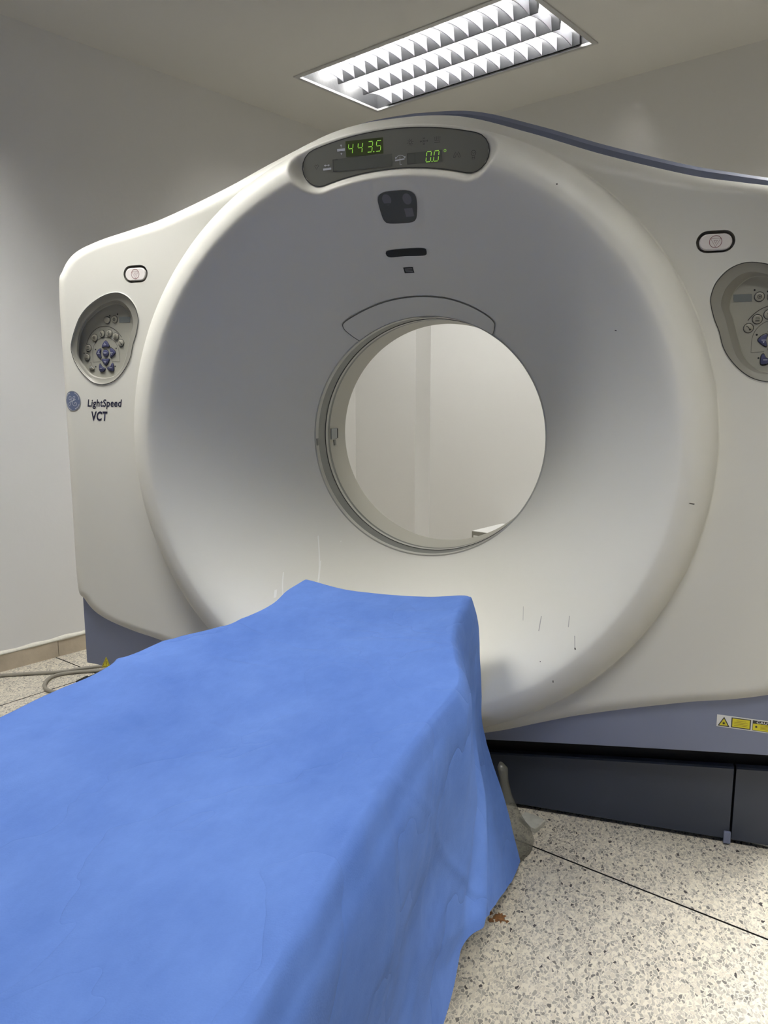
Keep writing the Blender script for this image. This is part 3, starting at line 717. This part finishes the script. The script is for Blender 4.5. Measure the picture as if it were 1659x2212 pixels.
    q.loft([[fn(*p, 0) for p in P], [fn(*p, .0008) for p in P]], True); obj('screen', q, LCD, rimmed)
    q = MB()
    for x, z in [(-.862, 1.3691), (-.835, 1.3729), (-.9185, 1.2743), (-.846, 1.2764), (-.9593, 1.2644), (-.9207, 1.2246), (-.8528, 1.2255)]: q.poly(circle(*D_(x, z), .0021, 10), fn, .0008)
    obj('indicator', q, BLACK, rimmed)['kind'] = 'stuff'
    q = MB(); c0 = D_(-.883, 1.2635)
    q.ribbon([(c0[0] + .071 * math.cos(a), c0[1] + .078 * math.sin(a)) for a in np.linspace(math.radians(35 if s < 0 else 20), math.radians(160 if s < 0 else 145), 30)], .0016, fn, .0006)
    q.ribbon([(c0[0] + .047 * math.cos(a), c0[1] + .046 * math.sin(a)) for a in np.linspace(math.radians(-2), math.radians(182), 26)], .0009, fn, .0006)
    q.ribbon([(c0[0] - .047, c0[1]), (c0[0] - .047, c0[1] - .026), (c0[0] - .020, c0[1] - .0245)], .0009, fn, .0006)
    q.ribbon([(c0[0] + .047, c0[1]), (c0[0] + .047, c0[1] - .026), (c0[0] + .020, c0[1] - .0245)], .0009, fn, .0006)
    obj('engraved_line', q, SCUFFD, rimmed)
control_panel(-1); control_panel(1)

# ---------------- emblem and lettering ----------------
ex, ez, er = -1.0105, 1.1245, .0300
def ES(x, z, off=0.): return S3(x, z, off)
q = MB(); q.poly(circle(ex, ez, er, 48), ES, .0008, 0, rings=6)
EMB = mat('emblem_blue', (.11, .14, .235), .4)
q.ribbon(circle(ex, ez, er * .965, 48), .0011, ES, .0012, 1, closed=True)
U = lambda x, y: (ex + (x - 500) / 140 * er * .97, ez + (388 - y) / 185 * er * .97)
def stroke(P, w_=.0012, n=6): q.ribbon(crspline([U(*p) for p in P], n, False), w_, ES, .0015, 2)
stroke([(478, 345), (450, 365), (440, 335), (455, 303), (478, 300), (485, 330), (482, 380), (468, 440), (445, 478), (428, 455), (440, 420), (480, 398), (545, 362)])
stroke([(515, 345), (545, 335), (550, 303), (530, 300), (515, 330), (520, 358), (540, 362), (560, 352)])
stroke([(540, 372), (510, 390), (500, 430), (520, 472), (555, 478), (575, 445), (560, 412), (540, 425), (548, 448)])
for a0, a1 in ((70, 12), (-20, -68), (-100, -160), (168, 110)):
    pts = [(ex + er * rr * math.cos(math.radians(a)), ez + er * rr * math.sin(math.radians(a))) for a, rr in zip(np.linspace(a0, a1, 14), np.linspace(.86, .84, 14))]
    q.ribbon(pts, .0014, ES, .0015, 2); q.ribbon([pts[-1], (pts[-1][0] * .92 + ex * .08, pts[-1][1] * .92 + ez * .08)], .0012, ES, .0015, 2)
obj('emblem', q, [EMB, SCUFF, INKW], gantry)['label'] = 'round blue emblem with curly pale monogram'
def text_mesh(name, body, x0, x1, z0, z1, fn, material, parent, shear=.2, bold=.03, off=.001):
    """built-in font turned to a mesh, fitted to the box (x0..x1, z0..z1 = caps height)"""
    cu = bpy.data.curves.new(name, 'FONT'); cu.body = body; cu.offset = bold; cu.space_character = 1.0 + bold * 3; cu.resolution_u = 3
    to = bpy.data.objects.new(name, cu); COL.objects.link(to)
    dg = bpy.context.evaluated_depsgraph_get(); dg.update(); me_ = bpy.data.meshes.new_from_object(to.evaluated_get(dg))
    bpy.data.objects.remove(to); n = len(me_.vertices); co = np.empty(n * 3); me_.vertices.foreach_get('co', co); co = co.reshape(-1, 3)
    cap = .69; u = co[:, 0] + shear * co[:, 1]; u = (u - u.min()) / (u.max() - u.min()); v = co[:, 1] / cap
    new = [fn(x0 + a_ * (x1 - x0), z0 + b_ * (z1 - z0), off) for a_, b_ in zip(u, v)]
    me_.vertices.foreach_set('co', np.array(new, float).ravel()); me_.update(); me_.name = name
    me_.materials.clear(); me_.materials.append(material)
    o = bpy.data.objects.new(name, me_); COL.objects.link(o); o.parent = parent; o.matrix_parent_inverse = world_inv(parent)
    return o
text_mesh('lettering', 'LightSpeed', -.9570, -.8345, 1.1088, 1.1292, S3, NAVY, gantry, bold=.022, off=.0006)
text_mesh('lettering', 'VCT', -.9445, -.8870, 1.0675, 1.0930, S3, NAVY, gantry, bold=.034, off=.0006)

# ---------------- warning labels on the skirt ----------------
sk = plane_y(.055)
q = MB(); tri = [(-.965, .3172), (-.9825, .2842), (-.9508, .2846)]; c_ = np.mean(tri, 0)
q.poly([tuple(c_ + (np.array(p) - c_) * 1.1) for p in tri], sk, .0006, 0); q.ribbon([tuple(c_ + (np.array(p) - c_) * .84) for p in tri], .0024, sk, .001, 1, closed=True)
q.ribbon([(c_[0], c_[1] + .010), (c_[0], c_[1] - .002)], .0024, sk, .001, 1); q.poly(circle(c_[0], c_[1] - .0055, .0013, 8), sk, .001, 1)
obj('warning_label', q, [YEL, INK], gantry)['label'] = 'small yellow warning triangle'
def SK(x, z, off): return (x, .055 - off, z - .016 * (x - .824))
q = MB(); q.loft([[SK(x, z, 0) for x, z in rectp(.8240, 1.02, .3420, .3725)], [SK(x, z, .0008) for x, z in rectp(.8240, 1.02, .3420, .3725)]], True, cap=True, mi=0)
q.poly([(.8265, .3445), (.8535, .3445), (.8400, .3690)], SK, .0012, 2); q.poly([(.8305, .3468), (.8495, .3468), (.8400, .3645)], SK, .0014, 1)
q.poly(circle(.840, .3525, .0026, 8), SK, .0017, 2)
for i in range(8): a = i * math.pi / 4; q.ribbon([(.840, .3525), (.840 + .005 * math.cos(a), .3525 + .005 * math.sin(a))], .0006, SK, .0017, 2)
q.poly(rectp(.8565, .9000, .3445, .3700), SK, .0012, 2); q.poly(rectp(.8590, .8975, .3468, .3678), SK, .0014, 1)
for z, a_, b_ in ((.3630, .868, .889), (.3590, .863, .893), (.3550, .863, .893), (.3512, .863, .893)): q.ribbon([(a_, z), (b_, z)], .0011, SK, .0017, 3)
q.poly(rectp(.9035, .9970, .3445, .3700), SK, .0012, 2); q.poly(rectp(.9045, .9960, .3455, .3620), SK, .0014, 1)
q.poly(circle(.9120, .3545, .0026, 8), SK, .0017, 2)
for z in (.3590, .3560, .3530, .3500): q.ribbon([(.921, z), (.978, z)], .0009, SK, .0017, 3)
lab = obj('caution_label', q, [WHITE, YEL, INK, mat('label_print', (.28, .20, .02), .5)], gantry, fixn=False); lab['label'] = 'white strip with yellow laser caution labels'
text_mesh('label_lettering', 'CAUTION', .9120, .9640, .3635, .3685, SK, WHITE, lab, shear=0, bold=.02, off=.0016)

# ---------------- stationary base ----------------
mb = MB(); mb.box((0, .47, .125), (2.02, .62, .23)); obj('base_core', mb, CORE, gantry)  # blackened core, shows above the panels as painted shade below the skirt
def base_panel(x0, x1):
    mb = MB(); L_ = []
    for x in np.linspace(x0, x1, 40 if x1 - x0 > .5 else 6):
        zt = float(zbot(x)) - .066  # top edge follows the skirt, baring an even black strip as its shade
        L_.append([(x, .120, .014), (x, .142, .014), (x, .142, zt), (x, .124, zt), (x, .120, zt - .004)])
    mb.loft(L_, True, cap=True, cap0=True); obj('base_panel', mb, BASE, gantry, fixn=True, auto=30)
base_panel(-1.04, .8795); base_panel(.8855, 1.04)
mb = MB(); mb.box((.8745, .116, .020), (.017, .008, .032)); obj('base_bracket', mb, BLUE, gantry, bevel=.0015)

# ---------------- marks on the shell ----------------
def mark(P, w_, m, name): q = MB(); q.ribbon(P, w_, S3, .0007); obj(name, q, m, gantry)
mark([(-.3709, .6229), (-.367, .603), (-.362, .585), (-.3526, .5594)], .0026, STREAK, 'drip_mark'); mark([(-.376, .58), (-.372, .560)], .006, STREAK, 'drip_mark')
mark([(-.3135, .7129), (-.306, .690), (-.296, .660), (-.2876, .6325)], .0030, STREAK, 'drip_mark'); mark([(-.289, .645), (-.279, .60), (-.274, .572)], .0042, STREAK, 'drip_mark')
mark([(-.2521, .6947), (-.2515, .6920)], .003, STREAK, 'drip_mark')
for P, w_, m in (([(.3387, .5845), (.3435, .5552)], .0012, SCUFF), ([(.3925, .5767), (.3901, .5444)], .0022, SCUFF), ([(.4666, .597), (.4663, .573)], .0018, SCUFF), ([(.4837, .5593), (.4865, .5345)], .0018, SCUFF),
                 ([(.4865, .5345), (.4879, .5305)], .0035, SCUFFD), ([(.4377, .4489), (.438, .443)], .0022, SCUFFD), ([(.4064, 1.6130), (.4074, 1.6100)], .003, SCUFFD), ([(.5438, 1.2940), (.5480, 1.2930)], .0022, SCUFFD),
                 ([(.7246, .9025), (.7357, .9000)], .0022, SCUFFD), ([(.4017, .4847), (.4040, .4843)], .002, SCUFFD)): mark(P, w_, m, 'scuff_mark')

# ------------------------------------------------------------------ patient table under the drape
table = empty('patient_table', (0, -1.3, 0)); tag(table, 'long patient table hidden beneath the blue drape, leading to the gantry bore', 'table')
q = MB(); L_ = []
for y, hw in ((-.012, .205), (-.03, .212), (-.5, .212), (-2.45, .212)):
    L_.append([(x, y, z) for x, z in [(-hw, .615), (-hw * .6, .602), (0, .596), (hw * .6, .602), (hw, .615), (hw, .600), (hw * .6, .578), (0, .570), (-hw * .6, .578), (-hw, .600)]])
q.loft(L_, True, cap=True, cap0=True); obj('cradle', q, SHELL, table, fixn=True, auto=40)
q = MB(); q.box((0, -1.47, .545), (.56, 1.86, .044)); obj('tabletop', q, SHELL, table, bevel=.012)
q = MB(); q.box((0, -1.47, .50), (.50, 1.80, .043)); obj('side_rail', q, BLUE, table, bevel=.008)
q = MB(); q.box((0, -1.45, .28), (.42, 1.4, .38)); obj('lift_cover', q, SHELL, table, bevel=.02)
q = MB(); q.box((0, -1.45, .045), (.46, 1.5, .09)); obj('base', q, BASE, table, bevel=.01)

# ------------------------------------------------------------------ blue drape
ST = []   # stations along the table; each a list of 13 control points, left hem -> right hem
def station(y, lt, rt, zl=.63, zt=.63, right=None, lx=-.37, zh=.16):
    sy = -.05 if y > -.1 else 0
    lf = [(lx, y + sy, zh), (lt * .35 + lx * .65, y + sy, zh + .17), (lt * .75 + lx * .25, y + sy * .6, .47), (lt - .006, y, .585)]
    top = [(lt, y, zl), (lt + .016, y, zl + .001), (lt * .5 + rt * .0, y, zt - .010), (0 + (lt + rt) / 2, y, zt - .014), (rt * .5, y, zt - .010), (rt - .03, y, zt + .000), (rt - .006, y, zt - .001)]
    return lf[:-1] + [(lt - .010, y, .585), (lt - .004, y, zl - .014)] + top + [(rt + (.003 if y > -.1 else .007), y, zt - (.024 if y < -.1 else .010))] + right
ST.append(station(-.012, -.238, .222, .640, .634, [(.242, -.010, .561), (.250, -.02, .460), (.266, -.055, .330), (.300, -.085, .240), (.345, -.115, .140), (.382, -.155, .020)]))
ST.append(station(-.16, -.232, .233, .634, .633, [(.250, -.16, .565), (.262, -.17, .465), (.285, -.185, .350), (.308, -.20, .25), (.340, -.215, .145), (.372, -.235, .026)]))
ST.append(station(-.36, -.228, .262, .630, .632, [(.282, -.36, .565), (.298, -.37, .470), (.312, -.38, .360), (.322, -.39, .270), (.340, -.40, .180), (.360, -.42, .090)]))
ST.append(station(-.49, -.272, .300, .630, .631, [(.318, -.49, .57), (.328, -.50, .48), (.334, -.51, .385), (.340, -.52, .30), (.347, -.53, .22), (.358, -.54, .135)]))
ST.append(station(-.60, -.308, .330, .630, .630, [(.343, -.60, .575), (.345, -.61, .49), (.344, -.62, .40), (.345, -.63, .32), (.350, -.65, .25), (.358, -.66, .185)]))
ST.append(station(-.74, -.314, .322, .630, .630, [(.337, -.74, .575), (.338, -.74, .49), (.336, -.74, .40), (.338, -.75, .31), (.345, -.75, .22), (.358, -.75, .145)]))
ST.append(station(-.90, -.329, .314, .630, .630, [(.334, -.90, .575), (.340, -.90, .49), (.336, -.90, .40), (.340, -.90, .31), (.350, -.90, .23), (.362, -.90, .160)]))
ST.append(station(-1.10, -.336, .316, .630, .630, [(.338, -1.1, .575), (.346, -1.1, .49), (.340, -1.1, .40), (.338, -1.1, .31), (.345, -1.1, .23), (.356, -1.1, .165)]))
ST.append(station(-1.35, -.338, .324, .630, .630, [(.342, -1.35, .575), (.346, -1.35, .49), (.348, -1.35, .40), (.354, -1.35, .31), (.362, -1.35, .23), (.372, -1.35, .17)]))
ST.append(station(-1.8, -.338, .330, .630, .630, [(.344, -1.8, .575), (.350, -1.8, .49), (.350, -1.8, .40), (.355, -1.8, .31), (.36, -1.8, .24), (.372, -1.8, .18)]))
ST.append(station(-2.4, -.338, .330, .630, .630, [(.344, -2.4, .575), (.350, -2.4, .49), (.350, -2.4, .40), (.355, -2.4, .31), (.36, -2.4, .24), (.372, -2.4, .18)]))
G = np.array(ST)                       # stations x 15 x 3
G1 = np.array([crspline(row, 12, False) for row in G])
G2 = np.array([crspline(G1[:, j], 16, False) for j in range(G1.shape[1])]).transpose(1, 0, 2)   # along x across
def vnoise(x, y, seed):
    r_ = np.random.default_rng(seed); T_ = r_.random((64, 64)); xi = np.floor(x).astype(int); yi = np.floor(y).astype(int); fx = x - xi; fy = y - yi
    fx = fx * fx * (3 - 2 * fx); fy = fy * fy * (3 - 2 * fy); g = lambda a, b: T_[a % 64, b % 64]
    return (g(xi, yi) * (1 - fx) + g(xi + 1, yi) * fx) * (1 - fy) + (g(xi, yi + 1) * (1 - fx) + g(xi + 1, yi + 1) * fx) * fy - .5
nu, nv = G2.shape[:2]
dU = np.gradient(G2, axis=0); dV = np.gradient(G2, axis=1); Nn = np.cross(dV, dU); Nn /= np.linalg.norm(Nn, axis=2, keepdims=True) + 1e-9
Nn *= np.where((Nn[:, nv // 2, 2] < 0)[:, None, None], -1, 1)
arc = np.cumsum(np.linalg.norm(dV, axis=2), axis=1); yy = G2[..., 1]
ss = arc - arc[:, nv // 2][:, None]    # distance across from the centre line
h = .010 * vnoise(ss * 4 + 9, yy * 3 + 20, 1) + .0035 * vnoise(ss * 13 + 50, yy * 11 + 50, 3)
for k_ in range(3):   # soft crumples: creased noise at three sizes, each turned a little
    c_, s_ = math.cos(.5 + k_ * 1.1), math.sin(.5 + k_ * 1.1); f_ = (4.2, 8.5, 17.)[k_]; u_ = (ss * c_ - yy * s_) * f_ + 40; v_ = (ss * s_ + yy * c_) * f_ * .6 + 40
    h += (.011, .006, .003)[k_] * (.5 - 2 * np.abs(vnoise(u_, v_, 11 + k_)))
side = np.clip((np.abs(ss) - .24) / .1, 0, 1)
tt = np.clip(ss - .26, 0, None)
fold = yy + .10 + (tt * 1.5 - tt * tt * .2)          # diagonal fold running from the far corner back along the flank
h += side * (ss > 0) * np.clip(tt / .12, 0, 1) * (.014 * np.exp(-(fold / .05) ** 2) - .008 * np.exp(-((fold + .10) / .06) ** 2) + .007 * np.sin((yy - tt * .5) * 9 + 1))
h += .004 * np.exp(-((yy + .95 + ss * .5) / .010) ** 2) + .003 * np.exp(-((yy + 1.1 - ss * .9) / .008) ** 2)
edge = (np.clip((-yy - .012) / .12, 0, 1) ** .5 * .85 + .15) * (1 - .6 * np.exp(-((np.abs(ss) - .27) / .07) ** 2) * (yy > -.6))
h = np.maximum(h, -.004) * edge
P3 = G2 + Nn * h[..., None]
P3[..., 2] = np.maximum(P3[..., 2], .006)
idx = np.arange(nu * nv).reshape(nu, nv)
F = np.stack([idx[:-1, :-1], idx[:-1, 1:], idx[1:, 1:], idx[1:, :-1]], -1).reshape(-1, 4)
mb = MB(); mb.v = [tuple(p) for p in P3.reshape(-1, 3)]; mb.f = [tuple(int(i) for i in f) for f in F]; mb.mi = [0] * len(mb.f)
drape = obj('drape', mb, CLOTH, None, smooth=True); tag(drape, 'blue non-woven cloth draped over the patient table in front of the gantry', 'cloth')

# ------------------------------------------------------------------ low cabinet seen through the bore
cab = empty('cabinet', rm(-1.85, 3.44), ANG); tag(cab, 'low white cabinet with grey front, glimpsed through the bore by the back wall', 'cabinet')
def rbox(name, m0, m1, d0, d1, z0, z1, material, parent): o = wallbox(name, m0, m1, d0, d1, z0, z1, material, None, parent); return o
rbox('body', -2.213, -1.50, 3.305, 3.60, .02, .432, WHITE, cab); rbox('base', -2.20, -1.52, 3.32, 3.59, 0, .02, SCUFF, cab)
rbox('door', -2.209, -1.857, 3.296, 3.305, .05, .431, GREY, cab); rbox('door', -1.853, -1.504, 3.296, 3.305, .05, .431, GREY, cab)
rbox('handle', -2.195, -1.90, 3.288, 3.296, .404, .410, WHITE, cab)

# ------------------------------------------------------------------ floor clutter
def wire(name, P, r, lab, z=None):
    pts = [tuple(p) if len(p) == 3 else (p[0], p[1], r) for p in P]; c_ = crspline(pts, 8, False); q = MB(); q.tube(c_, r, 8)
    return tag(obj(name, q, CABLE, smooth=True), lab, 'cable')
o = wire('looped_cable', [(-2.10, .30), (-1.818, .456), (-1.726, .508), (-1.615, .567), (-1.546, .618, .012), (-1.44, .70, .012), (-1.36, .72, .012)], .0075, 'thick grey cable running straight along the floor from the left wall under the gantry')
o.name = 'power_cable'
wire('looped_cable', [(-1.38, .655), (-1.45, .640), (-1.505, .612), (-1.574, .568), (-1.606, .515), (-1.585, .450), (-1.53, .395), (-1.463, .387), (-1.405, .42), (-1.36, .50)], .0075, 'grey cable lying in a loop on the floor by the gantry\'s blue corner')
wire('cable_end', [(-1.60, -.02), (-1.52, .04), (-1.456, .091), (-1.430, .112)], .008, 'short grey cable end on the floor at the left edge of the picture')
q = MB(); q.tube([(-1.452, .480, .012), (-1.447, .530, .014)], .012, 8); q.tube([(-1.447, .530, .014), (-1.440, .60, .010)], .007, 8)
tag(obj('cable_plug', q, BLACK, fixn=True), 'black cable plug on the floor inside the grey cable loop', 'plug')

# clear plastic bag slumped behind the drape's corner
q = MB(); L_ = []
for z, cx, cy, rx, ry in ((.002, .352, -.085, .048, .062), (.03, .353, -.082, .050, .066), (.06, .350, -.078, .042, .056), (.10, .342, -.074, .028, .036), (.14, .334, -.072, .016, .020), (.18, .328, -.07, .010, .011), (.21, .322, -.068, .013, .014), (.225, .318, -.068, .004, .005)):
    L_.append([(cx + rx * (1 + .13 * math.sin(3 * a + z * 30)) * math.cos(a), cy + ry * (1 + .10 * math.sin(5 * a + z * 22)) * math.sin(a), z) for a in np.linspace(0, 2 * math.pi, 28, endpoint=False)])
q.loft(L_, True, cap=True, cap0=True)
tag(obj('plastic_bag', q, FILM, fixn=True, smooth=True), 'slumped translucent plastic bag beside the drape corner at the gantry base', 'bag')
q = MB(); P = [(.352, .055), (.362, .085), (.392, .078), (.421, .060), (.401, .012), (.388, .017)]; c_ = np.mean(P, 0)
q.loft([[(x, y, .001) for x, y in P], [(x, y, .012) for x, y in P], [tuple(c_ + (np.array(p) - c_) * .93) + (.015,) for p in P]], True, cap=True, cap0=True)
tag(obj('stone_shard', q, STONE, fixn=True), 'broken pale stone shard on the floor beside the plastic bag', 'stone')
def blob(cx, cy, r, n=26, sd=1):
    r_ = np.random.default_rng(sd); a = np.linspace(0, 2 * math.pi, n, endpoint=False); rr = r * (1 + .35 * (r_.random(n) - .5) * 2)
    return [(cx + q_ * math.cos(t) * 1.0, cy + q_ * math.sin(t) * 1.25) for q_, t in zip(rr, a)]
fl = lambda x, y, off=0.: (x, y, off)
q = MB(); q.poly(blob(.368, -.344, .013, sd=3), fl, .0008); q.poly(blob(.345, -.336, .005, 12, 4), fl, .0008); q.poly(blob(.385, -.352, .004, 12, 5), fl, .0008); q.poly(blob(.352, -.360, .006, 12, 6), fl, .0009)
tag(obj('rust_stain', q, RUST), 'small orange-brown rust stain on the terrazzo beside the drape hem', 'stain')
